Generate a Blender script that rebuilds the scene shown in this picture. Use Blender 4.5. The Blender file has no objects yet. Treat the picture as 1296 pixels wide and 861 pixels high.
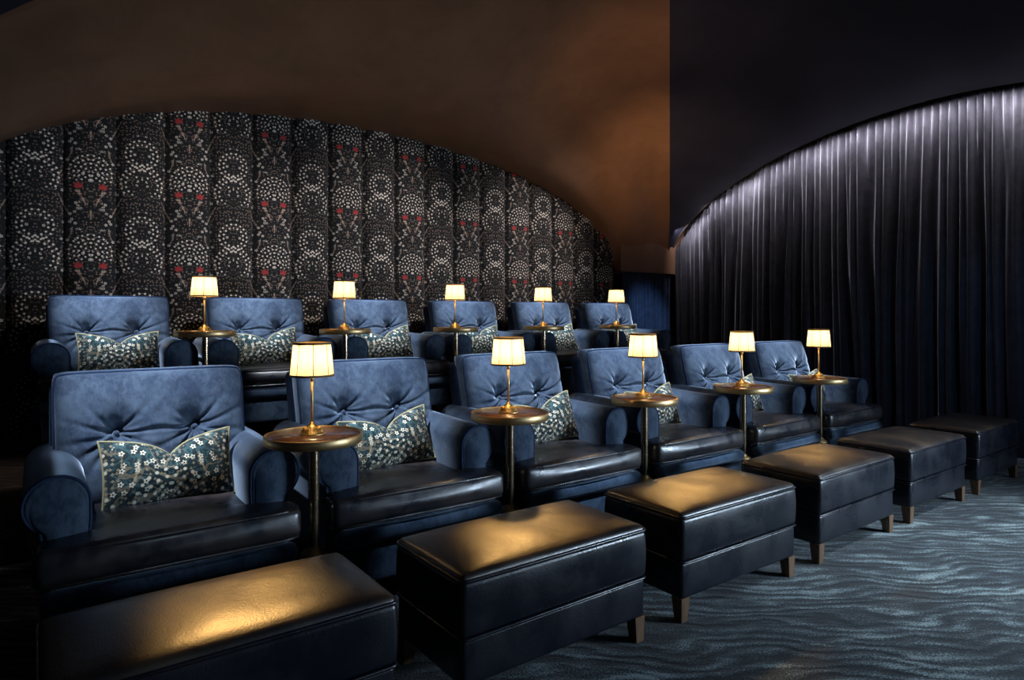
import bpy, bmesh, math, random
from mathutils import Vector, Matrix, noise as mnoise

random.seed(7)
PI = math.pi
SC = bpy.context.scene
COL = SC.collection

# ---------------------------------------------------------------- camera
F_PX, W_PX, H_PX, HORIZON = 820.0, 1296.0, 861.0, 398.0
YAW = math.atan2(1760 - 648, F_PX)            # angle between the view and the seat rows
cam_d = bpy.data.cameras.new('camera')
cam = bpy.data.objects.new('camera', cam_d)
COL.objects.link(cam)
cam_d.sensor_width = 36.0
cam_d.lens = F_PX / W_PX * 36.0
cam_d.shift_y = (HORIZON - H_PX / 2) / W_PX
cam_d.clip_start = 0.02
cam.location = (0, 0, 1.2)
cam.rotation_euler = (PI / 2, 0, YAW - PI / 2)
SC.camera = cam

# ---------------------------------------------------------------- world, exposure, large lights
SC.view_settings.view_transform = 'Standard'
SC.view_settings.look = 'None'
SC.view_settings.gamma = 1.0
SC.view_settings.use_curve_mapping = False
SC.view_settings.exposure = 0.25
world = bpy.data.worlds.new('world')
SC.world = world
world.use_nodes = True
world.node_tree.nodes['Background'].inputs[0].default_value = (0.02, 0.025, 0.04, 1)
world.node_tree.nodes['Background'].inputs[1].default_value = 0.02

COOL = (0.80, 0.88, 1.0)
BLUE = (0.42, 0.66, 1.0)
WARM = (1.0, 0.60, 0.25)


def aim(o, target):
    d = Vector(target) - o.location
    o.rotation_euler = d.to_track_quat('-Z', 'Y').to_euler()


def spot(name, loc, target, watts, angle, blend=1.0, color=COOL, radius=0.05):
    d = bpy.data.lights.new(name, 'SPOT')
    d.energy, d.color, d.spot_size, d.spot_blend, d.shadow_soft_size = watts, color, math.radians(angle), blend, radius
    o = bpy.data.objects.new(name, d)
    COL.objects.link(o)
    o.location = loc
    aim(o, target)
    return o


def area(name, loc, target, watts, sx, sy, color=COOL, spread=180):
    d = bpy.data.lights.new(name, 'AREA')
    d.energy, d.color, d.shape, d.size, d.size_y = watts, color, 'RECTANGLE', sx, sy
    d.spread = math.radians(spread)
    o = bpy.data.objects.new(name, d)
    COL.objects.link(o)
    o.location = loc
    aim(o, target)
    return o


CHAIR_X = [0.41 + 0.95 * k for k in range(6)]
BACK_X = [0.43 + 0.952 * k for k in range(6)]
FRONT_Y, BACK_Y, RISER = 2.46, 4.56, 0.36

# ceiling downlights over the two rows, each tipped onto a seat back
for k in range(6):
    x = CHAIR_X[k]
    spot('downlight', (x - 0.80, 2.55, 2.85), (x + 0.05, 3.05, 0.70), 620, 22, 0.9, COOL, 0.03)
    x = BACK_X[k]
    spot('downlight', (x - 0.75, 4.55, 2.72), (x + 0.05, 5.14, 1.10), 440, 25, 0.9, COOL, 0.03)
# added warm spots, placed so that the ottoman tops gleam gold
for (lx, ly, lz), k, watts in (((1.0, 4.1, 2.6), 0, 210), ((2.9, 4.1, 2.9), 1, 400), ((4.5, 3.9, 2.9), 2, 460), ((5.2, 3.5, 2.6), 3, 330)):
    x = 0.406 + 1.004 * k
    spot('ottoman_gold_fill', (lx, ly, lz), (x + 0.06, 1.86, 0.42), watts * 1.15, 10, 1.0, (1.0, 0.55, 0.17), 0.06)
# wash on the fabric wall
for wx, tx, watts in ((1.9, 0.9, 120), (3.3, 2.5, 150), (4.7, 4.2, 170)):
    spot('wall_wash', (wx, 3.5, 2.85), (tx, 5.6, 1.75), watts, 56, 1.0, (1.0, 0.92, 0.88), 0.12)
# cool light on the corner drape
spot('corner_light', (5.2, 3.7, 2.5), (6.15, 5.5, 1.10), 170, 22, 1.0, BLUE, 0.05)
# soft warm light on the end of the platform
spot('platform_light', (0.1, 3.4, 2.6), (-0.25, 4.25, 0.36), 34, 26, 1.0, (1.0, 0.75, 0.6), 0.05)
# pool of light on the carpet in the aisle
spot('aisle_light', (4.8, 0.2, 3.1), (4.0, 1.0, 0.0), 460, 58, 1.0, (0.80, 0.92, 1.0), 0.06)
# light of the cinema screen at the front of the room
area('screen_light', (5.0, -4.2, 1.9), (4.6, 1.6, 0.6), 16, 3.6, 1.7, BLUE)
# narrow downlights on the fronts of the seats
for k, watts in ((0, 10), (1, 70), (2, 190), (3, 220), (4, 200), (5, 80)):
    spot('seat_front_light', (CHAIR_X[k] + 0.15, FRONT_Y - 1.25, 2.80), (CHAIR_X[k] + 0.05, FRONT_Y + 0.0, 0.14), watts * 2.2, 13, 0.8, (0.58, 0.78, 1.0), 0.03)
    if 0 < k < 4: spot('seat_front_light', (BACK_X[k] + 0.15, BACK_Y - 1.0, 2.60), (BACK_X[k] + 0.05, BACK_Y, 0.66), 150, 16, 0.9, (0.8, 0.9, 1.0), 0.03)
area('seat_gleam_fill', (6.3, -2.1, 1.2), (2.8, 2.3, 0.5), 50, 1.8, 0.6, (0.62, 0.80, 1.0), 70)  # added panel with no fixture, put in for highlights on the leather seat fronts
# blue light across the folds of the long drape
spot('drape_light', (4.6, 0.2, 2.4), (6.6, 2.3, 0.9), 60, 44, 1.0, (0.3, 0.55, 1.0), 0.05)
# concealed warm uplights washing the brown vault
spot('vault_uplight', (3.9, 3.5, 1.95), (5.45, 4.60, 2.85), 120, 58, 1.0, (1.0, 0.66, 0.36), 0.35)
spot('vault_uplight', (3.3, 2.8, 2.1), (4.6, 3.85, 3.3), 40, 95, 1.0, (1.0, 0.62, 0.33), 0.3)

# ---------------------------------------------------------------- node helpers


class S:
    """a socket with arithmetic"""
    def __init__(self, g, s): self.g, self.s = g, s

    def _m(self, op, *o, clamp=False):
        n = self.g.nodes.new('ShaderNodeMath')
        n.operation = op
        n.use_clamp = clamp
        for i, v in enumerate((self,) + o):
            if isinstance(v, S): self.g.links.new(v.s, n.inputs[i])
            else: n.inputs[i].default_value = v
        return S(self.g, n.outputs[0])

    def __add__(a, b): return a._m('ADD', b)
    def __sub__(a, b): return a._m('SUBTRACT', b)
    def __mul__(a, b): return a._m('MULTIPLY', b)
    def __truediv__(a, b): return a._m('DIVIDE', b)
    def sin(a): return a._m('SINE')
    def cos(a): return a._m('COSINE')
    def abs(a): return a._m('ABSOLUTE')
    def floor(a): return a._m('FLOOR')
    def fract(a): return a._m('FRACT')
    def sqrt(a): return a._m('SQRT')
    def atan2(a, b): return a._m('ARCTAN2', b)
    def ping(a, w): return a._m('PINGPONG', w)
    def mod(a, w): return a._m('FLOORED_MODULO', w)
    def maxi(a, b): return a._m('MAXIMUM', b)
    def mini(a, b): return a._m('MINIMUM', b)
    def lt(a, b): return a._m('LESS_THAN', b)
    def gt(a, b): return a._m('GREATER_THAN', b)

    def step(a, e0, e1):
        n = a.g.nodes.new('ShaderNodeMapRange')
        n.interpolation_type = 'SMOOTHSTEP'
        a.g.links.new(a.s, n.inputs[0])
        n.inputs[1].default_value, n.inputs[2].default_value = e0, e1
        return S(a.g, n.outputs[0])


class Mat:
    def __init__(self, name):
        self.m = bpy.data.materials.new(name)
        self.m.use_nodes = True
        self.g = self.m.node_tree
        self.p = self.g.nodes['Principled BSDF']

    def new(self, t, **kw):
        n = self.g.nodes.new(t)
        for k, v in kw.items(): setattr(n, k, v)
        return n

    def link(self, a, b): self.g.links.new(a.s if isinstance(a, S) else a, b)

    def coord(self, which='Object'):
        return self.new('ShaderNodeTexCoord').outputs[which]

    def xyz(self, v):
        n = self.new('ShaderNodeSeparateXYZ')
        self.link(v, n.inputs[0])
        return [S(self.g, o) for o in n.outputs]

    def vec(self, x, y, z=0.0):
        n = self.new('ShaderNodeCombineXYZ')
        for i, v in enumerate((x, y, z)):
            if isinstance(v, S): self.link(v, n.inputs[i])
            else: n.inputs[i].default_value = v
        return n.outputs[0]

    def noise(self, v, scale, detail=3, rough=0.55, dist=0.0):
        n = self.new('ShaderNodeTexNoise')
        self.link(v, n.inputs['Vector'])
        n.inputs['Scale'].default_value = scale
        n.inputs['Detail'].default_value = detail
        n.inputs['Roughness'].default_value = rough
        n.inputs['Distortion'].default_value = dist
        return S(self.g, n.outputs[0])

    def mapping(self, v, scale=(1, 1, 1), rot=(0, 0, 0)):
        n = self.new('ShaderNodeMapping')
        self.link(v, n.inputs[0])
        n.inputs['Scale'].default_value = scale
        n.inputs['Rotation'].default_value = rot
        return n.outputs[0]

    def mix(self, f, a, b):
        n = self.new('ShaderNodeMix', data_type='RGBA')
        for i, v in ((0, f), (6, a), (7, b)):
            if isinstance(v, S): self.link(v, n.inputs[i])
            elif isinstance(v, (tuple, list)): n.inputs[i].default_value = tuple(v[:3]) + (1,)
            elif isinstance(v, (int, float)): n.inputs[i].default_value = v
            else: self.link(v, n.inputs[i])
        return S(self.g, n.outputs[2])

    def ramp(self, f, stops):
        n = self.new('ShaderNodeValToRGB')
        e = n.color_ramp.elements
        while len(e) < len(stops): e.new(0.5)
        for el, (p, c) in zip(e, stops):
            el.position = p
            el.color = tuple(c) + (1,)
        self.link(f, n.inputs[0])
        return S(self.g, n.outputs[0])

    def bump(self, h, strength, dist):
        n = self.new('ShaderNodeBump')
        n.inputs['Strength'].default_value = strength
        n.inputs['Distance'].default_value = dist
        self.link(h, n.inputs['Height'])
        self.link(n.outputs[0], self.p.inputs['Normal'])

    def set(self, **kw):
        for k, v in kw.items():
            i = self.p.inputs[k.replace('_', ' ')]
            if isinstance(v, S): self.link(v, i)
            elif isinstance(v, tuple) and len(v) == 3: i.default_value = v + (1,)
            else: i.default_value = v
        return self


def m_velvet(name, lo, hi, tint, sheen=0.5, rough=0.75):
    m = Mat(name)
    v = m.coord()
    n = m.noise(v, 9, 4, 0.6, 0.6)
    n2 = m.noise(m.mapping(v, (1.0, 1.0, 0.55)), 48, 4, 0.65, 0.8)
    f = (n * 0.65 + n2 * 0.35).step(0.34, 0.66)
    m.set(Base_Color=m.mix(f, lo, hi), Roughness=rough, Sheen_Weight=sheen, Sheen_Roughness=0.35, Sheen_Tint=tint, Specular_IOR_Level=0.15)
    m.bump(m.noise(v, 420, 2), 0.25, 0.002)
    return m.m


def m_leather(name, lo, hi, r0, r1, scale=1.0, spec=0.55):
    m = Mat(name)
    v = m.coord()
    n = m.noise(v, 7 * scale, 5, 0.62, 0.4)
    vo = m.new('ShaderNodeTexVoronoi')
    m.link(v, vo.inputs['Vector'])
    vo.inputs['Scale'].default_value = 210
    big = m.noise(v, 14, 3, 0.6, 0.8)
    f = n.step(0.35, 0.7)
    rg = m.new('ShaderNodeMapRange')
    m.link(f, rg.inputs[0])
    rg.inputs[3].default_value, rg.inputs[4].default_value = r0, r1
    m.set(Base_Color=m.mix(f, lo, hi), Roughness=S(m.g, rg.outputs[0]), Specular_IOR_Level=spec)
    m.bump(S(m.g, vo.outputs[0]) * 0.25 + big * 0.9, 0.26, 0.004)
    return m.m


def m_metal(name, col, rough, streak=0.0):
    m = Mat(name)
    v = m.coord()
    n = m.noise(m.mapping(v, (3, 3, 60)), 6, 3)
    m.set(Base_Color=m.mix(n.step(0.3, 0.7), tuple(c * 0.72 for c in col), col), Metallic=1.0, Roughness=n * 0.15 + (rough - 0.07))
    if streak: m.bump(m.noise(v, 90, 3), streak, 0.002)
    return m.m


def m_wood(name, lo, hi, rough, scale=(30, 4, 30), coat=0.0):
    m = Mat(name)
    v = m.mapping(m.coord(), scale)
    n = m.noise(v, 2.0, 5, 0.6, 1.2)
    m.set(Base_Color=m.mix(n.step(0.3, 0.7), lo, hi), Roughness=rough, Coat_Weight=coat, Coat_Roughness=0.08)
    m.bump(n, 0.1, 0.001)
    return m.m


def m_plain(name, col, rough, bump=0.0, scale=80):
    m = Mat(name)
    v = m.coord()
    n = m.noise(v, scale, 3)
    m.set(Base_Color=m.mix(n.step(0.3, 0.7), tuple(c * 0.7 for c in col), col), Roughness=rough)
    if bump: m.bump(n, bump, 0.003)
    return m.m


def m_floral(name, ground, ground2, white, red, leaf, scale=1.0, sparse=0.0, which='UV', w=0.3223, ph=0.57, twig=0.0):
    """mirrored blossom print: dotted garlands and fans, red flowers, pale leaves, thorny twigs"""
    m = Mat(name)
    u0, v0, _ = m.xyz(m.coord(which))
    u, v = u0 * scale, v0 * scale
    a = u.ping(w)
    b = v.mod(ph)

    def flower(x, y, sc, rad, petals=5, rnd=0.6, seed=0.0):
        vo = m.new('ShaderNodeTexVoronoi', voronoi_dimensions='2D', feature='F1')
        m.link(m.vec(x * sc + seed, y * sc + seed * 1.7), vo.inputs['Vector'])
        vo.inputs['Scale'].default_value = 1.0
        vo.inputs['Randomness'].default_value = rnd
        px, py, _ = m.xyz(vo.outputs['Position'])
        dx, dy = x * sc + seed - px, y * sc + seed * 1.7 - py
        r = (dx * dx + dy * dy).sqrt()
        th = dy.atan2(dx)
        pr = (th * petals).cos() * (rad * 0.22) + rad * 0.82
        body = (pr - r).step(-0.03, 0.06)
        eye = r.step(rad * 0.22, rad * 0.40)
        cr, cg, cb = m.xyz(vo.outputs['Color'])
        return body * eye, cr

    def polar(cx, cy, r0, r1, pitch, rad):
        dx, dy = a - cx, b - cy
        r = (dx * dx + dy * dy).sqrt()
        th = dy.atan2(dx)
        ring = (r / pitch).floor() + 0.5
        n = (ring * 5.6).floor()
        ang = (th / (2 * PI) * n + ring * 0.37).fract() - 0.5
        aw = ang * (2 * PI) * ring * pitch / n
        rr = (r / pitch).fract() * pitch - pitch / 2
        d = (aw * aw + rr * rr).sqrt()
        wob = m.noise(m.vec(a * 70.0, b * 70.0), 1.0, 1) * 0.005 - 0.0025
        dot = (d + wob).step(rad, rad * 0.55)
        return dot * r.step(r1 + 0.004, r1 - 0.004) * r.step(r0 - 0.004, r0 + 0.004)

    # dotted garlands (motif at a = 0) and dense fans (motif at a = w)
    g1 = polar(0.0, 0.42, 0.062, 0.122, 0.030, 0.0092)
    g2 = polar(0.0, 0.20, 0.085, 0.145, 0.030, 0.0092) * b.step(0.10, 0.13)
    g3 = polar(0.0, 0.29, 0.0, 0.075, 0.036, 0.0085)
    fan = polar(w, 0.24, 0.0, 0.150, 0.029, 0.0086) * b.step(0.17, 0.20)
    dots = g1.maxi(g2).maxi(g3).maxi(fan)
    # scattered small blossoms, mirrored as well
    fl, fr = flower(a, b, 26.0, 0.30, 5, 0.75, 3.3)
    den = m.noise(m.vec(a * 7.0, b * 7.0), 1.0, 2)
    fl = fl * den.step(0.53 + sparse, 0.59 + sparse)
    small, sr = flower(a, b, 44.0, 0.26, 4, 0.9, 8.1)
    small = small * den.step(0.58, 0.46)
    # red blossoms either side of the fan
    dx, dy = (a - (w - 0.075)), (b - 0.150)
    rr = (dx * dx + dy * dy * 1.6).sqrt()
    wav = m.noise(m.vec(a * 60.0, b * 60.0), 1.0, 2)
    redm = (rr + wav * 0.05).step(0.054, 0.044)
    # pale curling leaves in a V under the fan
    dl = ((a - w + 0.03) + (b - 0.02) * 0.55).abs()
    leafm = (dl + wav * 0.075 - 0.018).step(0.030, 0.018) * b.step(0.005, 0.02) * b.step(0.135, 0.115)
    st = (a - w).abs()
    leafm = leafm.maxi((st + wav * 0.02).step(0.016, 0.010) * b.step(0.48, 0.49) * b.step(0.555, 0.545))
    # thorny twigs between the motifs
    tw = (a + (b * 11.0).sin() * 0.045 - w * 0.52).abs()
    twg = (tw + wav * 0.020).step(0.017, 0.011) * (b * 37.0).sin().step(-0.2, 0.2)
    big = m.noise(m.vec(a * 30.0, b * 30.0), 1.0, 2, 0.5, 1.5)
    col = m.mix(big.step(0.48, 0.62), ground, ground2)
    if twig:
        br = m.noise(m.vec(u * 5.0, v * 5.0), 1.0, 2, 0.5, 1.2)
        col = m.mix(((br - 0.5).abs()).step(0.022, 0.010) * twig, col, leaf)
    col = m.mix(twg * 0.55, col, leaf)
    col = m.mix(small * 0.7, col, leaf)
    col = m.mix(leafm, col, leaf)
    col = m.mix(redm, col, red)
    tone = m.mix(fr, white, tuple(0.62 * c1 + 0.38 * c2 for c1, c2 in zip(white, leaf)))
    col = m.mix(fl, col, tone)
    col = m.mix(dots, col, white)
    m.set(Base_Color=col, Roughness=0.85, Specular_IOR_Level=0.2, Sheen_Weight=0.08)
    m.bump(m.noise(m.coord(), 500, 2), 0.25, 0.001)
    return m.m


def m_carpet(name, lo, mid, hi):
    m = Mat(name)
    v = m.coord()
    x, y, z = m.xyz(v)
    along, across = x * 0.80 - y * 0.60, x * 0.60 + y * 0.80
    warp = m.noise(v, 1.3, 2) * 0.55 + m.noise(m.vec(along * 2.2, across * 5.0), 1.0, 3) * 0.30
    nn = m.noise(m.vec(along * 3.0, across * 13.0), 1.0, 3, 0.55, 0.8)
    band = ((across + warp * 0.75) * 96.0).sin()
    fine = m.noise(v, 130, 2, 0.7)
    blot = m.noise(v, 3.5, 4, 0.65)
    f = band * 0.17 + 0.45 + (nn - 0.5) * 1.5 + (fine - 0.5) * 1.7 + (blot - 0.5) * 0.8
    c = m.mix(f.step(0.25, 0.75), lo, mid)
    c = m.mix((f + (blot - 0.5) * 0.6).step(0.62, 1.0), c, hi)
    m.set(Base_Color=c, Roughness=1.0, Specular_IOR_Level=0.05, Sheen_Weight=0.15)
    m.bump(fine * 1.0 + band * 0.35, 0.8, 0.006)
    return m.m


def m_shade(name):
    m = Mat(name)
    g = m.g
    v = m.coord('UV')
    u, h, _ = m.xyz(v)
    pleat = (u * (2 * PI * 64)).sin() * 0.5 + 0.5
    seam = ((u * 8.0).fract() - 0.5).abs().step(0.035, 0.015)
    col = m.mix(pleat, (0.86, 0.70, 0.46), (0.96, 0.84, 0.62))
    col = m.mix(seam * 0.45, col, (0.55, 0.36, 0.16))
    tr = m.new('ShaderNodeBsdfTranslucent')
    df = m.new('ShaderNodeBsdfDiffuse')
    mx = m.new('ShaderNodeMixShader')
    m.link(col, tr.inputs[0])
    m.link(col, df.inputs[0])
    mx.inputs[0].default_value = 0.45
    m.link(tr.outputs[0], mx.inputs[1])
    m.link(df.outputs[0], mx.inputs[2])
    out = [n for n in g.nodes if n.type == 'OUTPUT_MATERIAL'][0]
    g.nodes.remove(m.p)
    m.link(mx.outputs[0], out.inputs[0])
    return m.m


def m_glow(name, col, strength):
    m = Mat(name)
    n = m.noise(m.coord(), 20, 1)
    m.set(Base_Color=m.mix(n, col, col), Emission_Color=col, Emission_Strength=strength)
    return m.m


def m_plaster(name, lo, hi, rough=0.6):
    m = Mat(name)
    v = m.coord()
    n = m.noise(v, 3.0, 6, 0.62, 0.5)
    n2 = m.noise(m.mapping(v, (1, 1, 3)), 26, 4, 0.6)
    m.set(Base_Color=m.mix(n.step(0.3, 0.7), lo, hi), Roughness=rough, Specular_IOR_Level=0.35)
    m.bump(n * 0.6 + n2 * 0.4, 0.25, 0.012)
    return m.m


VELVET = m_velvet('blue_velvet', (0.015, 0.027, 0.053), (0.058, 0.085, 0.128), (0.62, 0.78, 1.0), 1.0, 0.8)
PIPE_V = m_velvet('blue_velvet_piping', (0.010, 0.022, 0.055), (0.016, 0.034, 0.08), (0.4, 0.6, 1.0), 0.2)
LEATHER = m_leather('seat_leather', (0.010, 0.011, 0.016), (0.034, 0.026, 0.025), 0.26, 0.46, 1.0, 0.9)
OTTO = m_leather('ottoman_leather', (0.006, 0.008, 0.014), (0.011, 0.012, 0.019), 0.24, 0.38, 0.7)
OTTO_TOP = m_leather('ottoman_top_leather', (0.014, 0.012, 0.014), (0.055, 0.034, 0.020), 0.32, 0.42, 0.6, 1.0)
BRASS = m_metal('brass', (0.80, 0.55, 0.27), 0.43)
GOLD = m_metal('lamp_gold', (0.95, 0.64, 0.26), 0.40, 0.1)
BRONZE = m_metal('dark_bronze', (0.50, 0.38, 0.25), 0.24)
BLACKM = m_plain('black_metal', (0.012, 0.012, 0.014), 0.5)
TOPWOOD = m_wood('lacquered_top', (0.17, 0.075, 0.045), (0.32, 0.16, 0.10), 0.22, (40, 6, 40), 0.4)
LEGWOOD = m_wood('leg_wood', (0.085, 0.045, 0.024), (0.17, 0.095, 0.05), 0.45, (20, 20, 3))
SHADE = m_shade('lamp_shade_silk')
TRIMG = m_plain('shade_trim', (0.28, 0.17, 0.06), 0.7, 0.3, 300)
BULB = m_glow('bulb', (1.0, 0.72, 0.38), 30)
WALLFAB = m_floral('wall_print', (0.006, 0.007, 0.009), (0.012, 0.013, 0.014), (0.60, 0.55, 0.49), (0.30, 0.03, 0.03), (0.34, 0.25, 0.20))
PILLOW = m_floral('pillow_print', (0.010, 0.022, 0.026), (0.03, 0.075, 0.085), (0.66, 0.62, 0.50), (0.30, 0.06, 0.04), (0.48, 0.38, 0.24), 1.05, -0.05, twig=0.25)
CORD = m_plain('pillow_cord', (0.34, 0.31, 0.17), 0.8, 0.3, 300)
CARPET = m_carpet('carpet', (0.020, 0.025, 0.032), (0.085, 0.115, 0.130), (0.28, 0.36, 0.38))
RISERC = m_carpet('riser_carpet_warmlit', (0.020, 0.018, 0.018), (0.06, 0.045, 0.04), (0.15, 0.10, 0.08))  # browner than the floor carpet: warm light is put into the colour
BROWN = m_plaster('brown_plaster', (0.135, 0.070, 0.041), (0.170, 0.090, 0.053), 0.5)
NAVYP = m_plaster('navy_plaster', (0.009, 0.009, 0.020), (0.015, 0.014, 0.028), 0.6)
DRAPE = m_velvet('drape_velvet', (0.011, 0.011, 0.016), (0.022, 0.021, 0.028), (0.75, 0.78, 0.95), 0.4, 0.7)
DRAPEB = m_velvet('drape_velvet_blue', (0.020, 0.030, 0.062), (0.035, 0.052, 0.10), (0.6, 0.75, 1.0), 0.45, 0.7)
DARKW = m_plain('dark_wall', (0.012, 0.010, 0.012), 0.8, 0.2)
RIM = m_plain('arch_rim', (0.022, 0.012, 0.010), 0.55, 0.1)
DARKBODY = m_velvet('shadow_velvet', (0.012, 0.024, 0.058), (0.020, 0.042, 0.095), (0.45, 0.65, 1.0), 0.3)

# ---------------------------------------------------------------- mesh helpers


def obj(name, bm, mat, parent=None, smooth=True):
    me = bpy.data.meshes.new(name)
    bmesh.ops.recalc_face_normals(bm, faces=bm.faces)
    bm.to_mesh(me)
    bm.free()
    me.materials.append(mat)
    if smooth:
        me.polygons.foreach_set('use_smooth', [True] * len(me.polygons))
    o = bpy.data.objects.new(name, me)
    COL.objects.link(o)
    if parent: o.parent = parent
    return o


def thing(name, label, cat, loc, group=None, rz=0.0):
    o = bpy.data.objects.new(name, None)
    o.empty_display_size = 0.1
    COL.objects.link(o)
    o.location = loc
    o.rotation_euler = (0, 0, rz)
    tag(o, label, cat, group)
    return o


def tag(o, label, cat=None, group=None):
    o['label'] = label
    if cat: o['category'] = cat
    if group: o['group'] = group
    return o


def struct(o, label=None):
    o['kind'] = 'structure'
    if label: o['label'] = label
    return o


def dup(root, loc, label, rz=None):
    def cp(o, par):
        c = o.copy()
        COL.objects.link(c)
        if par: c.parent = par
        for ch in list(o.children): cp(ch, c)
        return c
    r = cp(root, None)
    r.location = loc
    if rz is not None: r.rotation_euler = (r.rotation_euler[0], r.rotation_euler[1], rz)
    r['label'] = label
    return r


def lin(a, b, n): return [a + (b - a) * i / (n - 1) for i in range(n)]


def axis(h, r, n):
    """sample positions on [-h,h], denser in the rounded ends"""
    k = 4
    e = [h - r + r * math.sin(PI / 2 * i / k) for i in range(1, k + 1)]
    mid = lin(-(h - r), h - r, n)
    return [-x for x in reversed(e)] + mid + e


def rbox(bm, hx, hy, hz, r, n=(8, 8, 4), c=(0, 0, 0), fn=None):
    """rounded box; fn(x, y, z) -> displaced point (in local box coordinates)"""
    ax, ay, az = axis(hx, r, n[0]), axis(hy, r, n[1]), axis(hz, r, n[2])
    cache = {}

    def pt(x, y, z):
        key = (round(x, 6), round(y, 6), round(z, 6))
        if key in cache: return cache[key]
        q = [max(-(h - r), min(h - r, t)) for t, h in ((x, hx), (y, hy), (z, hz))]
        d = Vector((x - q[0], y - q[1], z - q[2]))
        if d.length > 1e-9:
            # cube corner coordinates -> sphere corner
            m = max(abs(d.x), abs(d.y), abs(d.z))
            d = d.normalized() * (r if m > r - 1e-6 else m)
        p = Vector(q) + d
        if fn: p = Vector(fn(p.x, p.y, p.z))
        vtx = bm.verts.new(p + Vector(c))
        cache[key] = vtx
        return vtx

    def face(a, b, f):
        for i in range(len(a) - 1):
            for j in range(len(b) - 1):
                vs = [pt(*f(a[i], b[j])), pt(*f(a[i + 1], b[j])), pt(*f(a[i + 1], b[j + 1])), pt(*f(a[i], b[j + 1]))]
                if len(set(vs)) == 4:
                    try: bm.faces.new(vs)
                    except ValueError: pass
    for sgn in (-1, 1):
        face(ax, ay, lambda p, q: (p, q, sgn * hz))
        face(ax, az, lambda p, q: (p, sgn * hy, q))
        face(ay, az, lambda p, q: (sgn * hx, p, q))


def tube(bm, pts, r, closed=False, seg=6, up=(0, 0, 1)):
    pts = [Vector(p) for p in pts]
    n = len(pts)
    rings = []
    for i, p in enumerate(pts):
        a = pts[(i - 1) % n] if closed or i > 0 else pts[i]
        b = pts[(i + 1) % n] if closed or i < n - 1 else pts[i]
        t = (b - a).normalized()
        u = t.cross(Vector(up))
        if u.length < 1e-4: u = t.cross(Vector((1, 0, 0)))
        u.normalize()
        w = t.cross(u)
        rings.append([bm.verts.new(p + (u * math.cos(2 * PI * k / seg) + w * math.sin(2 * PI * k / seg)) * r) for k in range(seg)])
    for i in range(n if closed else n - 1):
        A, B = rings[i], rings[(i + 1) % n]
        for k in range(seg):
            bm.faces.new((A[k], A[(k + 1) % seg], B[(k + 1) % seg], B[k]))
    if not closed:
        bm.faces.new(rings[0])
        bm.faces.new(rings[-1][::-1])


def lathe(bm, prof, seg=32, c=(0, 0), cap=True):
    rings = []
    for r, z in prof:
        if r < 1e-5: rings.append([bm.verts.new((c[0], c[1], z))])
        else: rings.append([bm.verts.new((c[0] + r * math.cos(2 * PI * k / seg), c[1] + r * math.sin(2 * PI * k / seg), z)) for k in range(seg)])
    for A, B in zip(rings, rings[1:]):
        for k in range(seg):
            k2 = (k + 1) % seg
            if len(A) == 1 and len(B) == 1: continue
            if len(A) == 1: bm.faces.new((A[0], B[k], B[k2]))
            elif len(B) == 1: bm.faces.new((A[k], A[k2], B[0]))
            else: bm.faces.new((A[k], A[k2], B[k2], B[k]))
    if cap:
        for R in (rings[0], rings[-1]):
            if len(R) > 2: bm.faces.new(R)


def taper_leg(bm, x, y, z0, z1, s0, s1, dx=0.0, dy=0.0):
    q = [(-1, -1), (1, -1), (1, 1), (-1, 1)]
    lo = [bm.verts.new((x + dx + a * s0, y + dy + b * s0, z0)) for a, b in q]
    hi = [bm.verts.new((x + a * s1, y + b * s1, z1)) for a, b in q]
    bm.faces.new(lo[::-1])
    bm.faces.new(hi)
    for k in range(4): bm.faces.new((lo[k], lo[(k + 1) % 4], hi[(k + 1) % 4], hi[k]))


def surf(bm, rows, uv=None):
    vs = [[bm.verts.new(p) for p in row] for row in rows]
    fs = []
    lay = bm.loops.layers.uv.verify() if uv else None
    for i in range(len(vs) - 1):
        for j in range(len(vs[0]) - 1):
            f = bm.faces.new((vs[i][j], vs[i][j + 1], vs[i + 1][j + 1], vs[i + 1][j]))
            if uv:
                for lp, (a, b) in zip(f.loops, ((i, j), (i, j + 1), (i + 1, j + 1), (i + 1, j))): lp[lay].uv = uv[a][b]
            fs.append(f)
    return vs


def sm(x, a, b):
    t = max(0.0, min(1.0, (x - a) / (b - a)))
    return t * t * (3 - 2 * t)


# ---------------------------------------------------------------- the room
XW, YW, XL, YF = 6.62, 5.60, -1.25, -4.8      # right wall, back wall, left wall, front wall
Z0 = 1.74                                     # springing of the vaults


def lunette(x):                               # arch on the back wall
    a = 3.46 if x > 2.2 else 2.86
    d = min(1.0, abs(x - 2.2) / a)
    return 1.70 + 1.19 * max(0.0, 1 - d ** 2.05) ** 0.5


def side_arch(y):                             # arch on the right wall
    d = min(1.0, abs(y - 2.4) / 3.14)
    return 1.76 + 1.40 * max(0.0, 1 - d ** 1.85) ** (1 / 1.85)


bm = bmesh.new()
rows = [[(x, y, 0) for x in lin(XL, XW + 0.3, 12)] for y in lin(YF, YW + 0.3, 12)]
surf(bm, rows)
struct(obj('floor', bm, CARPET, smooth=False))
bm = bmesh.new()
rbox(bm, (XW - XL) / 2, (YW - 3.92) / 2, RISER / 2, 0.015, (3, 3, 2), ((XL + XW) / 2, (YW + 3.92) / 2, RISER / 2))
struct(obj('floor_riser', bm, RISERC), 'low carpeted platform that carries the back row of armchairs')

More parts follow.
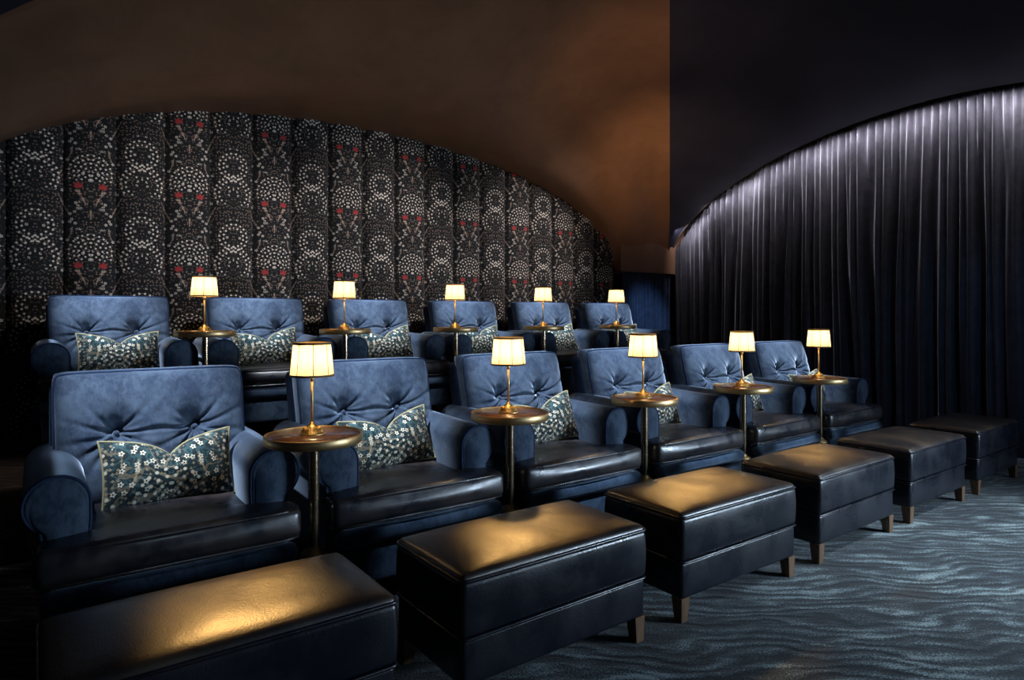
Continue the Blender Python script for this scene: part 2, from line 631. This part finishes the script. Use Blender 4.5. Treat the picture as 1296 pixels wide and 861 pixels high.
# plain walls behind the fabric and the drapes
bm = bmesh.new()
surf(bm, [[(x, YW + 0.06, z) for x in lin(XL, XW + 0.3, 4)] for z in (0, 3.8)])
WB = struct(obj('wall_back', bm, DARKW, smooth=False))
bm = bmesh.new()
surf(bm, [[(XW + 0.16, y, z) for y in lin(YF, YW + 0.3, 4)] for z in (0, 3.8)])
struct(obj('wall_right', bm, DARKW, smooth=False))
bm = bmesh.new()
surf(bm, [[(XL, y, z) for y in lin(YF, YW + 0.1, 4)] for z in (0, 3.8)])
struct(obj('wall_left', bm, DARKW, smooth=False))
bm = bmesh.new()
surf(bm, [[(x, YF, z) for x in lin(XL, XW + 0.3, 4)] for z in (0, 3.8)])
struct(obj('wall_front', bm, DARKW, smooth=False))

# padded fabric channels of the back wall, cut to the arch
PW = 0.3223
SEAM0 = 0.166
ki = -5
x = SEAM0 + ki * PW
while x < 5.64:
    bm = bmesh.new()
    us = lin(0, 1, 13)
    rows, uvs = [], []
    for t in lin(0, 1, 15):
        row, ur = [], []
        for u in us:
            xx = min(x + u * PW, 5.655)
            ztop = lunette(xx) + 0.02
            z = RISER + t * (ztop - RISER)
            e = abs(2 * u - 1)
            yy = YW - 0.060 * (1 - e ** 2.6) ** 0.6 - 0.003 * math.sin(z * 9 + ki)
            row.append((xx, yy, z))
            ur.append((x + u * PW - SEAM0 + PW / 2 + PW * 10, z - 0.26))
        rows.append(row)
        uvs.append(ur)
    surf(bm, rows, uvs)
    obj('fabric_panel', bm, WALLFAB, WB)
    ki += 1
    x = SEAM0 + ki * PW

# ceiling: a groin vault. Each patch runs from a wall arch to the groin ribs
APEX = Vector((2.70, 2.26, 3.55))
CR = Vector((6.60, 5.52, Z0))
CL = Vector((XL, 5.56, Z0))
CRN = Vector((6.60, -0.95, Z0))
CLN = Vector((XL, -0.95, Z0))


def groin(c, u):                              # u 0 at the corner, 1 at the apex
    p = c.lerp(APEX, u)
    z = Z0 + (APEX.z - Z0) * (1 - (1 - u) ** 2.0) ** 0.62
    return Vector((p.x, p.y, z))


def patch(name, arch, ca, cb, mat, bulge=0.0, soffit=False, n=72, m_=26):
    bm = bmesh.new()
    rows = []
    for i in range(n + 1):
        t = i / n
        a = Vector(arch(t))
        g = groin(ca, 2 * t) if t <= 0.5 else groin(cb, 2 * (1 - t))
        row = []
        for j in range(m_ + 1):
            s = j / m_
            p = a.lerp(g, s)
            if soffit: p.z = a.z + (g.z - a.z) * (0.06 * s + 0.94 * sm(s, 0.16, 0.85) ** 0.9)
            p.z += bulge * math.sin(PI * s) * math.sin(PI * min(1, max(0, t)))
            row.append(p)
        rows.append(row)
    surf(bm, rows)
    return obj(name, bm, mat)


def archA(t):
    th = PI * t
    x = 2.2 + math.cos(th) * (3.46 if t < 0.5 else 2.86)
    return (x, YW - 0.02, lunette(x))


def archB(t):
    y = 2.4 + 3.14 * math.cos(PI * t)
    return (XW - 0.06, y, side_arch(y))


def archC(t):
    x = 2.7 - 3.9 * math.cos(PI * t)
    return (x, -0.95, Z0 + 1.6 * math.sin(PI * t))


def archD(t):
    y = 2.3 - 3.25 * math.cos(PI * t)
    return (XL + 0.01, y, Z0 + 1.4 * math.sin(PI * t))


CEIL = struct(patch('ceiling', archA, CR, CL, BROWN, 0.04, True))
struct(patch('ceiling', archB, CR, CRN, NAVYP, 0.10))
struct(patch('ceiling', archC, CLN, CRN, NAVYP, 0.10))
struct(patch('ceiling', archD, CLN, CL, NAVYP, 0.10))
# soffit closing the corner pier between the two arches
bm = bmesh.new()
surf(bm, [[(5.60, YW + 0.05, 1.705), (6.9, YW + 0.05, 1.705)], [(5.62, YW - 0.16, 1.715), (6.9, YW - 0.16, 1.715)], [(5.62, YW - 0.16, 2.6), (6.9, YW - 0.16, 2.6)]])
struct(obj('trim_1', bm, BROWN, smooth=False), 'dark brown lintel over the corner drape')
# flat ceiling of the front of the room and the wall above it
bm = bmesh.new()
surf(bm, [[(XL, YF, 3.45), (XW + .2, YF, 3.45)], [(XL, -0.9, 3.45), (XW + .2, -0.9, 3.45)]])
struct(obj('ceiling', bm, NAVYP, smooth=False))
# rim of the side arch
bm = bmesh.new()
tube(bm, [(XW - 0.045, y, side_arch(y) + 0.012) for y in [2.4 + 3.14 * math.cos(PI * t) for t in lin(0, 1, 60)]], 0.016, seg=8, up=(1, 0, 0))
struct(obj('trim_2', bm, RIM), 'dark reddish lip that follows the arch above the long drape')

# ---------------------------------------------------------------- drapes


def drape(name, length, n, m_, pos, top, mat, label, seed, amp=0.085, pitch=0.19, out=(-1, 0)):
    """pos(s) -> (x, y) foot line; top(s) -> height of the gathered heading"""
    bm = bmesh.new()
    rows = []
    for i in range(n + 1):
        s = length * i / n
        zt = top(s)
        row = []
        for j in range(m_ + 1):
            f = (j / m_) ** 1.6
            d = f * zt
            k = sm(d, 0.0, 1.1)
            wob = 0.09 * mnoise.noise((s * 1.6, d * 0.28, seed)) + 0.022 * mnoise.noise((s * 9, d * 0.9, seed + 3))
            ph = 2 * PI * (s + wob) / pitch
            ph += 2.6 * mnoise.noise((s * 2.1, seed, 0.3)) + 1.2 * mnoise.noise((s * 5.0, d * 0.5, seed + 1))
            main = math.sin(ph) + 0.45 * math.sin(2.0 * ph + 1.3 + 2 * mnoise.noise((s * 1.7, seed, 4)))
            gat = math.sin(2 * PI * (s + 0.5 * wob) / (pitch * 0.37) + 3.4 * mnoise.noise((s * 3.3, seed, 9)))
            big = 1.3 * mnoise.noise((s * 2.3, 0.4 * d, seed + 7))
            off = amp * (0.35 + 0.65 * k) * (0.75 + 0.6 * big) * main * 0.55 + 0.040 * gat * (1 - k) ** 1.5 * (0.6 + big) + 0.010 * gat
            off += 0.03 * sm(d, 0, 0.06) - 0.03
            x, y = pos(s)
            row.append((x + out[0] * off, y + out[1] * off, zt - d + 0.012 * gat * (1 - sm(d, 0, 0.08))))
        rows.append(row)
    surf(bm, rows)
    o = obj(name, bm, mat)
    tag(o, label, 'curtain')
    return o


Y0D, LD = 5.46, 7.4
drape('velvet_curtain', LD, 1500, 40, lambda s: (XW + 0.03, Y0D - s), lambda s: max(side_arch(Y0D - s), 1.9 if s > 4 else 0) + 0.01,
      DRAPE, 'long grey-blue velvet curtain gathered under the big arch on the right', 2.0)
drape('velvet_curtain', 0.84, 200, 30, lambda s: (5.70 + s, YW - 0.10), lambda s: 1.71, DRAPEB,
      'narrow blue velvet curtain hanging in the corner behind the last back-row lamp', 5.0, 0.05, 0.14, (0, -1))

# concealed strip behind the lip of the arch, shining down the heading of the drape
for q in range(12):
    y0 = 5.10 - q * 0.36
    z0 = side_arch(y0)
    slope = (side_arch(y0 + 0.1) - side_arch(y0 - 0.1)) / 0.2
    L = area('cove_strip', (XW - 0.12, y0, z0 - 0.085), (XW + 0.02, y0, z0 - 0.5), 4.6, 0.03, 0.36 * (1 + slope * slope) ** .5, (1.0, 0.95, 0.98), 125)
    ax = Vector((0.36, 0, -0.30)).normalized()
    along = Vector((0, 1, slope)).normalized()
    side = along.cross(ax).normalized()
    L.rotation_euler = Matrix((side, ax.cross(side) * -1, -ax)).transposed().to_euler()

# ---------------------------------------------------------------- armchairs


def make_chair(label, loc, group):
    t = thing('armchair', label, 'armchair', loc, group)
    # upholstered body under the seat
    bm = bmesh.new()
    rbox(bm, 0.385, 0.37, 0.115, 0.02, (4, 4, 3), (0, 0.42, 0.215))
    obj('body', bm, DARKBODY, t)
    # front apron with a soft roll along its top
    bm = bmesh.new()
    rbox(bm, 0.395, 0.022, 0.085, 0.02, (8, 2, 4), (0, 0.030, 0.185))
    obj('apron', bm, VELVET, t)
    bm = bmesh.new()
    rbox(bm, 0.40, 0.038, 0.036, 0.034, (10, 2, 2), (0, 0.020, 0.300))
    obj('apron_roll', bm, VELVET, t)
    # T-shaped leather seat cushion
    def seat_fn(x, y, z):
        yy = y + 0.30
        w = 0.415 + (0.262 - 0.415) * sm(yy, 0.125, 0.150)
        k = max(0.0, 1 - (x / 0.42) ** 2)
        crown = 0.022 * k * max(0.0, 1 - (y / 0.31) ** 2) if z > 0 else 0.0
        front = -0.028 * k * (1 - abs(z) / 0.07) if y < -0.25 else 0.0
        zz = z + crown
        zz += 0.004 * mnoise.noise((x * 9, y * 9, 1.0)) * (1 if z > 0 else 0)
        return (x * w / 0.42, y + front, zz)
    bm = bmesh.new()
    rbox(bm, 0.42, 0.30, 0.060, 0.032, (26, 26, 5), (0, 0.30, 0.405), seat_fn)
    seat = obj('seat_cushion', bm, LEATHER, t)
    seat['label'] = 'dark leather seat cushion'
    bm = bmesh.new()
    for zz, rr, ins in ((0.350, 0.006, 0.004), (0.452, 0.005, 0.012)):
        pts = []
        for u in lin(-1, 1, 25):
            xx = u * 0.405
            pts.append((xx, -0.022 * (1 - u * u) + ins + 0.02 * abs(u) ** 14, zz + 0.006 * (1 - u * u)))
        pts = [(-0.413, 0.13, zz), (-0.413, 0.06, zz)] + pts + [(0.413, 0.06, zz), (0.413, 0.13, zz)]
        tube(bm, pts, rr, seg=6)
    obj('seat_piping', bm, LEATHER, seat)
    # rolled arms
    for sx in (-1, 1):
        prof = [(0.262, 0.11), (0.262, 0.30), (0.262, 0.44), (0.256, 0.52)]
        cx, cz, r = 0.350, 0.575, 0.094
        for a in lin(180 + 8, -62, 22): prof.append((cx + r * math.cos(math.radians(a)), cz + r * math.sin(math.radians(a))))
        prof += [(0.392, 0.46), (0.390, 0.36), (0.390, 0.11)]
        bm = bmesh.new()
        ys = [0.128, 0.134, 0.146] + lin(0.17, 0.77, 12)
        rows = []
        cxm, czm = 0.335, 0.45
        for q, y in enumerate(ys):
            s = (0.86, 0.965, 1.0)[q] if q < 3 else 1.0
            dz = 0.012 * sm(y, 0.15, 0.7)
            rows.append([(sx * (cxm + (px - cxm) * s), y, (czm + (pz - czm) * (1 - (1 - s) * 0.5)) + dz * (1 if pz > 0.3 else 0)) for px, pz in prof])
        vs = surf(bm, rows)
        for row in (vs[0], vs[-1]): bm.faces.new(row)
        for i in range(len(vs) - 1): bm.faces.new((vs[i][0], vs[i + 1][0], vs[i + 1][-1], vs[i][-1]))
        arm = obj('arm', bm, VELVET, t)
        bm = bmesh.new()
        tube(bm, [(sx * (cxm + (px - cxm) * 0.985), 0.136, czm + (pz - czm) * 0.99) for px, pz in prof], 0.006, seg=6, up=(0, 1, 0))
        obj('arm_piping', bm, PIPE_V, arm)
        # shallow facing panel on the scroll
        bm = bmesh.new()
        c0 = bm.verts.new((sx * cxm, 0.116, 0.50))
        ring = [bm.verts.new((sx * (cxm + (px - cxm) * 0.74), 0.122, czm + (pz - czm) * 0.84)) for px, pz in prof]
        ring2 = [bm.verts.new((sx * (cxm + (px - cxm) * 0.84), 0.131, czm + (pz - czm) * 0.915)) for px, pz in prof]
        n = len(prof)
        for i in range(n):
            bm.faces.new((c0, ring[i], ring[(i + 1) % n]))
            bm.faces.new((ring[i], ring2[i], ring2[(i + 1) % n], ring[(i + 1) % n]))
        obj('arm_facing', bm, VELVET, arm)
    # leaning back shell
    tilt = math.radians(14)

    def lean(y, z, z_ref=0.42): return y + (z - z_ref) * math.tan(tilt)
    bm = bmesh.new()
    rbox(bm, 0.362, 0.060, 0.40, 0.035, (8, 3, 10), (0, 0.0, 0.0), lambda x, y, z: (x, lean(y + 0.655, z + 0.52), z + 0.52))
    obj('back_shell', bm, DARKBODY, t)
    # tufted back cushion
    bx, bz = 0.145, 0.025                       # buttons, from the cushion's middle
    HW, HH = 0.352, 0.268

    CREASE = [(-0.15, 0.10, 0.022), (-0.55, 0.09, 0.018), (-0.95, 0.11, 0.020), (-1.40, 0.10, 0.016), (-1.85, 0.10, 0.020), (-2.30, 0.09, 0.020),
              (-2.75, 0.10, 0.018), (3.05, 0.09, 0.022), (0.35, 0.09, 0.018), (0.85, 0.10, 0.016), (2.35, 0.10, 0.014)]

    def tuft(x, z):
        u, v = x / HW, z / HH
        puff = 0.078 * (max(0.0, 1 - abs(u) ** 3.2) ** 0.55) * (max(0.0, 1 - abs(v) ** 3.2) ** 0.55)
        d = 0.0
        for sx in (-1, 1):
            dx, dz = x - sx * bx, z - bz
            rr = math.hypot(dx, dz)
            th = math.atan2(dz, dx)
            d += 0.062 * math.exp(-(rr / 0.058) ** 1.2)
            for ca, cw, cdp in CREASE:
                da = (th - (ca if sx > 0 else PI - ca) + PI) % (2 * PI) - PI
                d += cdp * math.exp(-(da / (cw * (1.15 - 2.2 * min(rr, 0.2)))) ** 2) * math.exp(-rr / 0.085) * sm(rr, 0.004, 0.03)
                d -= 0.45 * cdp * math.exp(-((abs(da) - 1.7 * cw) / cw) ** 2) * math.exp(-rr / 0.085) * sm(rr, 0.01, 0.04)
            # the pull reaches up from the button as a soft hollow
            if dz > 0: d += 0.050 * math.exp(-(dx / (0.042 + 0.25 * dz)) ** 2) * math.exp(-dz / 0.09)
        # crease from button to button
        if abs(x) < bx: d += 0.010 * math.exp(-((z - bz + 0.012) / 0.014) ** 2) * (0.5 + 0.5 * abs(x) / bx)
        d += 0.0025 * mnoise.noise((x * 14, z * 14, 3))
        return puff - d
    bm = bmesh.new()
    nx, nz = 132, 100
    xs, zs = lin(-HW, HW, nx + 1), lin(-HH, HH, nz + 1)

    def outline(x, z):                          # soft corners, slightly bowed edges
        u, v = x / HW, z / HH
        k = 1 - 0.030 * (abs(u) ** 10) * (abs(v) ** 8)
        return x * k * (1 - 0.015 * (1 - abs(v))), z * k * (1 - 0.02 * (1 - u * u)) if False else z * k

    def place(x, y, z):                         # cushion space -> chair space
        zz = z + 0.694
        return (x, lean(0.535 + y, zz, 0.42), zz)
    rows = []
    for z in zs:
        row = []
        for x in xs:
            X, Z = outline(x, z)
            row.append(place(X, -tuft(x, z), Z))
        rows.append(row)
    front = surf(bm, rows)
    # boxing border around the pad
    per = [front[0][j] for j in range(nx + 1)] + [front[i][nx] for i in range(1, nz + 1)] + [front[nz][j] for j in range(nx - 1, -1, -1)] + [front[i][0] for i in range(nz - 1, 0, -1)]
    prev = per
    for dy, g in ((0.03, 0.006), (0.07, 0.006), (0.10, 0.0)):
        nxt = []
        for vv in per:
            p = vv.co
            sgx = p.x / HW
            nxt.append(bm.verts.new((p.x * (1 + g * 2), p.y + dy, p.z + g * (1 if p.z > 0.7 else -1))))
        for i in range(len(per)):
            k = (i + 1) % len(per)
            bm.faces.new((prev[i], prev[k], nxt[k], nxt[i]))
        prev = nxt
    bm.faces.new(prev)
    pip = [tuple(v.co) for v in per[::3]]
    bc = obj('back_cushion', bm, VELVET, t)
    bm = bmesh.new()
    tube(bm, pip, 0.006, closed=True, seg=6, up=(0, 1, 0))
    obj('back_piping', bm, PIPE_V, bc)
    for sx in (-1, 1):
        bm = bmesh.new()
        bmesh.ops.create_uvsphere(bm, u_segments=12, v_segments=8, radius=0.012)
        bx_, by_, bz_ = place(sx * bx, -tuft(sx * bx, bz) - 0.003, bz)
        bmesh.ops.transform(bm, matrix=Matrix.Translation((bx_, by_, bz_)) @ Matrix.Diagonal((1, 0.6, 1, 1)), verts=bm.verts)
        obj('button', bm, VELVET, bc)
    for lx, ly in ((-0.34, 0.09), (0.34, 0.09), (-0.34, 0.72), (0.34, 0.72)):
        bm = bmesh.new()
        taper_leg(bm, lx, ly, 0.0, 0.115, 0.020, 0.027)
        obj('leg', bm, LEGWOOD, t, False)
    return t


front_lab = ['front-row blue velvet armchair nearest the camera, left of the first lamp table',
             'front-row blue velvet armchair between the first and second front lamp tables, behind the second ottoman',
             'front-row blue velvet armchair between the second and third front lamp tables, behind the third ottoman',
             'front-row blue velvet armchair between the third and fourth front lamp tables, behind the fourth ottoman',
             'front-row blue velvet armchair between the last two front lamp tables, behind the fifth ottoman',
             'last blue velvet armchair of the front row, dim beside the long curtain']
back_lab = ['leftmost blue velvet armchair on the platform, against the floral wall',
            'second armchair from the left on the platform, right of the first back-row lamp',
            'third armchair from the left on the platform, its pale leather seat edge catching light',
            'fourth armchair from the left on the platform, right of the third back-row lamp',
            'fifth armchair from the left on the platform, right of the fourth back-row lamp',
            'rightmost armchair on the platform, in front of the narrow corner curtain']
proto = make_chair(front_lab[0], (CHAIR_X[0], FRONT_Y, 0), 'blue velvet armchairs in the front row')
for k in range(1, 6): dup(proto, (CHAIR_X[k], FRONT_Y, 0), front_lab[k], math.radians((0, -0.6, 0.5, -0.4, 0.8, -0.5)[k]))
for k in range(6):
    c = dup(proto, (BACK_X[k], BACK_Y, RISER), back_lab[k], math.radians((0.5, -0.5, 0.6, 0.0, -0.8, 0.5)[k]))
    c['group'] = 'blue velvet armchairs on the platform'

# ---------------------------------------------------------------- pillows


def make_pillow(label, group):
    t = thing('lumbar_pillow', label, 'pillow', (0, 0, 0), group)
    hw, hh = 0.235, 0.135

    def edge(u, v):
        x = hw * u * (1 - 0.05 * (1 - v * v)) 
        z = hh * v * (1 - 0.10 * (1 - u * u))
        if v > 0: z -= 0.075 * v ** 1.5 * (math.exp(-abs(u - 0.02) / 0.30) - 0.05)
        return x, z
    bm = bmesh.new()
    lay = bm.loops.layers.uv.verify()
    n, m_ = 44, 30
    for side in (-1, 1):
        rows, uv = [], []
        for j in range(m_ + 1):
            v = -1 + 2 * j / m_
            row, ur = [], []
            for i in range(n + 1):
                u = -1 + 2 * i / n
                x, z = edge(u, v)
                th = 0.080 * (max(0, 1 - abs(u) ** 2.4) ** 0.6) * (max(0, 1 - abs(v) ** 2.2) ** 0.6)
                if v > 0: th *= 1 - 0.25 * math.exp(-((u - 0.08) / 0.2) ** 2) * v
                th += 0.003 * mnoise.noise((u * 4, v * 4, side)) * (1 - max(abs(u), abs(v)))
                row.append((x, side * th, z))
                ur.append((x + 0.93, z + 0.36))
            rows.append(row)
            uv.append(ur)
        surf(bm, rows, uv)
    bmesh.ops.remove_doubles(bm, verts=bm.verts, dist=1e-5)
    pad = obj('pad', bm, PILLOW, t)
    per = [(u, -1) for u in lin(-1, 1, 30)] + [(1, v) for v in lin(-1, 1, 20)[1:]] + [(u, 1) for u in lin(1, -1, 40)[1:]] + [(-1, v) for v in lin(1, -1, 20)[1:-1]]
    bm = bmesh.new()
    tube(bm, [(edge(u, v)[0], 0, edge(u, v)[1]) for u, v in per], 0.0045, closed=True, seg=6, up=(0, 1, 0))
    obj('piping', bm, CORD, t)
    return t


pil = make_pillow('x', 'floral lumbar pillows')
fp = ['floral lumbar pillow with V-dented top on the nearest front-row armchair',
      'floral lumbar pillow on the front-row armchair right of the first front lamp table',
      'floral lumbar pillow half hidden behind the second front lamp table',
      'floral lumbar pillow half hidden behind the third front lamp table',
      'floral lumbar pillow half hidden behind the fourth front lamp table',
      'floral lumbar pillow on the front-row armchair beside the long curtain']
bp = ['floral lumbar pillow on the leftmost platform armchair',
      'floral lumbar pillow on the second platform armchair from the left',
      'floral lumbar pillow on the third platform armchair from the left',
      'floral lumbar pillow behind the third back-row lamp table',
      'floral lumbar pillow behind the fourth back-row lamp table',
      'floral lumbar pillow behind the last back-row lamp table']
for row, (xs, y0, z0, labs) in enumerate(((CHAIR_X, FRONT_Y, 0.0, fp), (BACK_X, BACK_Y, RISER, bp))):
    for k in range(6):
        o = pil if (row, k) == (0, 0) else dup(pil, (0, 0, 0), '')
        o['label'] = labs[k]
        o['group'] = ('floral pillows in the front row', 'floral pillows on the platform row')[row]
        o.location = (xs[k] + (0.022, 0.015, 0.02, 0.01, 0.0, 0.01)[k], y0 + 0.412, z0 + 0.590)
        o.rotation_euler = (math.radians(-17), math.radians((-0.8, -5, -7, -4, -6, -3)[k]), math.radians((2, 3, -2, 4, 0, 2)[k]))

# ---------------------------------------------------------------- lamp tables and lamps


def make_table(label, group):
    t = thing('side_table', label, 'side table', (0, 0, 0), group)
    R, zt = 0.187, 0.731
    bm = bmesh.new()
    lathe(bm, [(0.0, zt - 0.010), (R - 0.006, zt - 0.010), (R - 0.006, zt - 0.004), (0.0, zt - 0.004)], 48, cap=False)
    top = obj('tabletop', bm, TOPWOOD, t)
    bm = bmesh.new()
    lathe(bm, [(0.0, zt - 0.036), (R - 0.004, zt - 0.036), (R, zt - 0.033), (R, zt - 0.002), (R - 0.002, zt), (R - 0.006, zt), (R - 0.008, zt - 0.003), (R - 0.008, zt - 0.012)], 64, cap=False)
    for f in bm.faces: f.smooth = True
    obj('rim', bm, BRASS, t)
    bm = bmesh.new()
    lathe(bm, [(0.021, 0.27), (0.021, zt - 0.036)], 24, cap=False)
    obj('pole', bm, BRONZE, t)
    bm = bmesh.new()
    lathe(bm, [(0.053, 0.248), (0.053, 0.254), (0.046, 0.264), (0.034, 0.272), (0.026, 0.276), (0.024, 0.284), (0.0205, 0.288)], 28)
    obj('collar', bm, BRASS, t)
    bm = bmesh.new()
    lathe(bm, [(0.048, 0.0), (0.048, 0.25)], 24)
    obj('pedestal', bm, BLACKM, t)
    return t


def make_lamp(label, group):
    t = thing('table_lamp', label, 'lamp', (0, 0, 0), group)
    bm = bmesh.new()
    lathe(bm, [(0.047, 0.0), (0.047, 0.004), (0.042, 0.007), (0.040, 0.012), (0.036, 0.014), (0.033, 0.022), (0.027, 0.026), (0.022, 0.034), (0.013, 0.039), (0.009, 0.046), (0.006, 0.050)], 32)
    b = obj('base', bm, GOLD, t)
    bm = bmesh.new()
    for k in range(28):
        a = 2 * PI * k / 28
        tube(bm, [(r * math.cos(a), r * math.sin(a), z) for r, z in ((0.041, 0.011), (0.0345, 0.020), (0.024, 0.032))], 0.0016, seg=4)
    obj('base_fluting', bm, GOLD, b)['kind'] = 'stuff'
    bm = bmesh.new()
    lathe(bm, [(0.0052, 0.045), (0.0052, 0.225)], 16)
    obj('stem', bm, GOLD, t)
    bm = bmesh.new()
    lathe(bm, [(0.0055, 0.208), (0.0085, 0.218), (0.0085, 0.230), (0.006, 0.236), (0.006, 0.262)], 20)
    obj('socket', bm, GOLD, t)
    zb, zt, rb, rt = 0.229, 0.363, 0.083, 0.070
    bm = bmesh.new()
    seg = 192
    rows, uv = [], []
    for i in range(seg + 1):
        a = 2 * PI * i / seg
        rip = 0.0008 * math.cos(64 * a)
        rows.append([((rb + (rt - rb) * h + rip) * math.cos(a), (rb + (rt - rb) * h + rip) * math.sin(a), zb + (zt - zb) * h) for h in lin(0, 1, 5)])
        uv.append([(i / seg, h) for h in lin(0, 1, 5)])
    surf(bm, rows, uv)
    bmesh.ops.remove_doubles(bm, verts=bm.verts, dist=1e-6)
    sh = obj('shade', bm, SHADE, t)
    for nm, z, r, hgt in (('shade_trim', zb, rb, 0.008), ('shade_trim', zt - 0.009, rt + 0.0006, 0.009)):
        bm = bmesh.new()
        lathe(bm, [(r - 0.0012, z), (r + 0.002, z), (r + 0.002, z + hgt), (r - 0.0012, z + hgt), (r - 0.0012, z)], 64, cap=False)
        obj(nm, bm, TRIMG, sh)
    for k in range(8):
        a = 2 * PI * (k + 0.35) / 8
        bm = bmesh.new()
        tube(bm, [((rb + (rt - rb) * h + 0.001) * math.cos(a), (rb + (rt - rb) * h + 0.001) * math.sin(a), zb + (zt - zb) * h) for h in (0, 1)], 0.0017, seg=4)
        obj('shade_seam', bm, TRIMG, sh)
    bm = bmesh.new()
    lathe(bm, [(0.006, 0.262), (0.012, 0.272), (0.016, 0.286), (0.014, 0.298), (0.007, 0.306), (0.0, 0.308)], 16)
    obj('bulb', bm, BULB, t)
    return t


ordn = ['first', 'second', 'third', 'fourth', 'last']
tab = make_table('x', 'round brass tables')
lam = make_lamp('x', 'lit table lamps')
TABLES_F = [(0.887, 2.52), (1.845, 2.52), (2.794, 2.52), (3.740, 2.52), (4.700, 2.52)]
TABLES_B = [(0.905, 4.62), (1.864, 4.62), (2.826, 4.62), (3.770, 4.62), (4.721, 4.62)]
wf = ['nearest the camera', 'behind the second ottoman', 'behind the third ottoman', 'behind the fourth ottoman', 'by the long curtain']
for row, pts in enumerate((TABLES_F, TABLES_B)):
    for k, (x, y) in enumerate(pts):
        z = RISER * row
        where = 'front row' if row == 0 else 'platform row'
        o = tab if (row, k) == (0, 0) else dup(tab, (0, 0, 0), '')
        o.location = (x, y, z)
        o['label'] = f'round brass pedestal table, {ordn[k]} of the {where} from the left' + (', ' + wf[k] if row == 0 else ', on the platform')
        o['group'] = f'round lamp tables of the {where}'
        l = lam if (row, k) == (0, 0) else dup(lam, (0, 0, 0), '')
        l.location = (x - 0.005, y + 0.005, z + 0.731 - 0.004)
        l.rotation_euler = (0, 0, random.uniform(0, 0.7))
        l['label'] = f'small gold lamp with lit pleated shade on the {ordn[k]} {where} table from the left'
        l['group'] = f'lit lamps of the {where}'
        d = bpy.data.lights.new('lamp_bulb', 'POINT')
        d.energy, d.color, d.shadow_soft_size = 1.75, (1.0, 0.72, 0.40), 0.026
        lo = bpy.data.objects.new('lamp_bulb', d)
        COL.objects.link(lo)
        lo.location = (x - 0.005, y + 0.005, z + 0.731 + 0.300)

# ---------------------------------------------------------------- ottomans


def make_ottoman(label, loc, group):
    t = thing('ottoman', label, 'ottoman', loc, group)
    hx, hy = 0.400, 0.215

    def flare(x, y, z): return (x, y, z)
    bm = bmesh.new()
    rbox(bm, hx - 0.004, hy - 0.004, 0.073, 0.016, (8, 5, 3), (0, 0, 0.163))
    obj('base_band', bm, OTTO, t)
    bm = bmesh.new()
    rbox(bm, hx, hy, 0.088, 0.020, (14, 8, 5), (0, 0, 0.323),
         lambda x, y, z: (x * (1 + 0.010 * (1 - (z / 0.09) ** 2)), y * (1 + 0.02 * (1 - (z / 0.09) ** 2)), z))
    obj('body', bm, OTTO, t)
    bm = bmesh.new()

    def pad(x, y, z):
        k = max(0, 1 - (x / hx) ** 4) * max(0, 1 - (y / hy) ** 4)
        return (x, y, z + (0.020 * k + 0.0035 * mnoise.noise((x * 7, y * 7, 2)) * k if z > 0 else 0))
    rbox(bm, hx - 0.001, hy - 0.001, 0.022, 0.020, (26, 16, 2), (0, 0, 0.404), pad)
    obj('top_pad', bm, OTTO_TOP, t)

    def rect(z, ex, r=0.022):
        pts = []
        for sx, sy, a0 in ((1, 1, 0), (-1, 1, 90), (-1, -1, 180), (1, -1, 270)):
            for a in lin(a0, a0 + 90, 5):
                pts.append((sx * (hx + ex - r) + r * math.cos(math.radians(a)), sy * (hy + ex - r) + r * math.sin(math.radians(a)), z))
        return pts
    bm = bmesh.new()
    tube(bm, rect(0.409, 0.001), 0.0055, closed=True, seg=6)
    obj('top_piping', bm, OTTO, t)
    bm = bmesh.new()
    tube(bm, rect(0.236, 0.001), 0.0055, closed=True, seg=6)
    obj('band_piping', bm, OTTO, t)
    for sx in (-1, 1):
        for sy in (-1, 1):
            bm = bmesh.new()
            taper_leg(bm, sx * (hx - 0.030), sy * (hy - 0.030), 0.0, 0.095, 0.018, 0.025, sx * 0.004, sy * 0.004)
            obj('leg', bm, LEGWOOD, t, False)
    return t


ol = ['black leather ottoman nearest the camera, cut by the bottom of the frame',
      'second black leather ottoman from the left, its full front and gold-lit top in view',
      'third black leather ottoman from the left, before the third front armchair',
      'fourth black leather ottoman from the left, before the fourth front armchair',
      'fifth black leather ottoman from the left, its top no longer lit gold',
      'last black leather ottoman, half hidden in the dark by the curtain']
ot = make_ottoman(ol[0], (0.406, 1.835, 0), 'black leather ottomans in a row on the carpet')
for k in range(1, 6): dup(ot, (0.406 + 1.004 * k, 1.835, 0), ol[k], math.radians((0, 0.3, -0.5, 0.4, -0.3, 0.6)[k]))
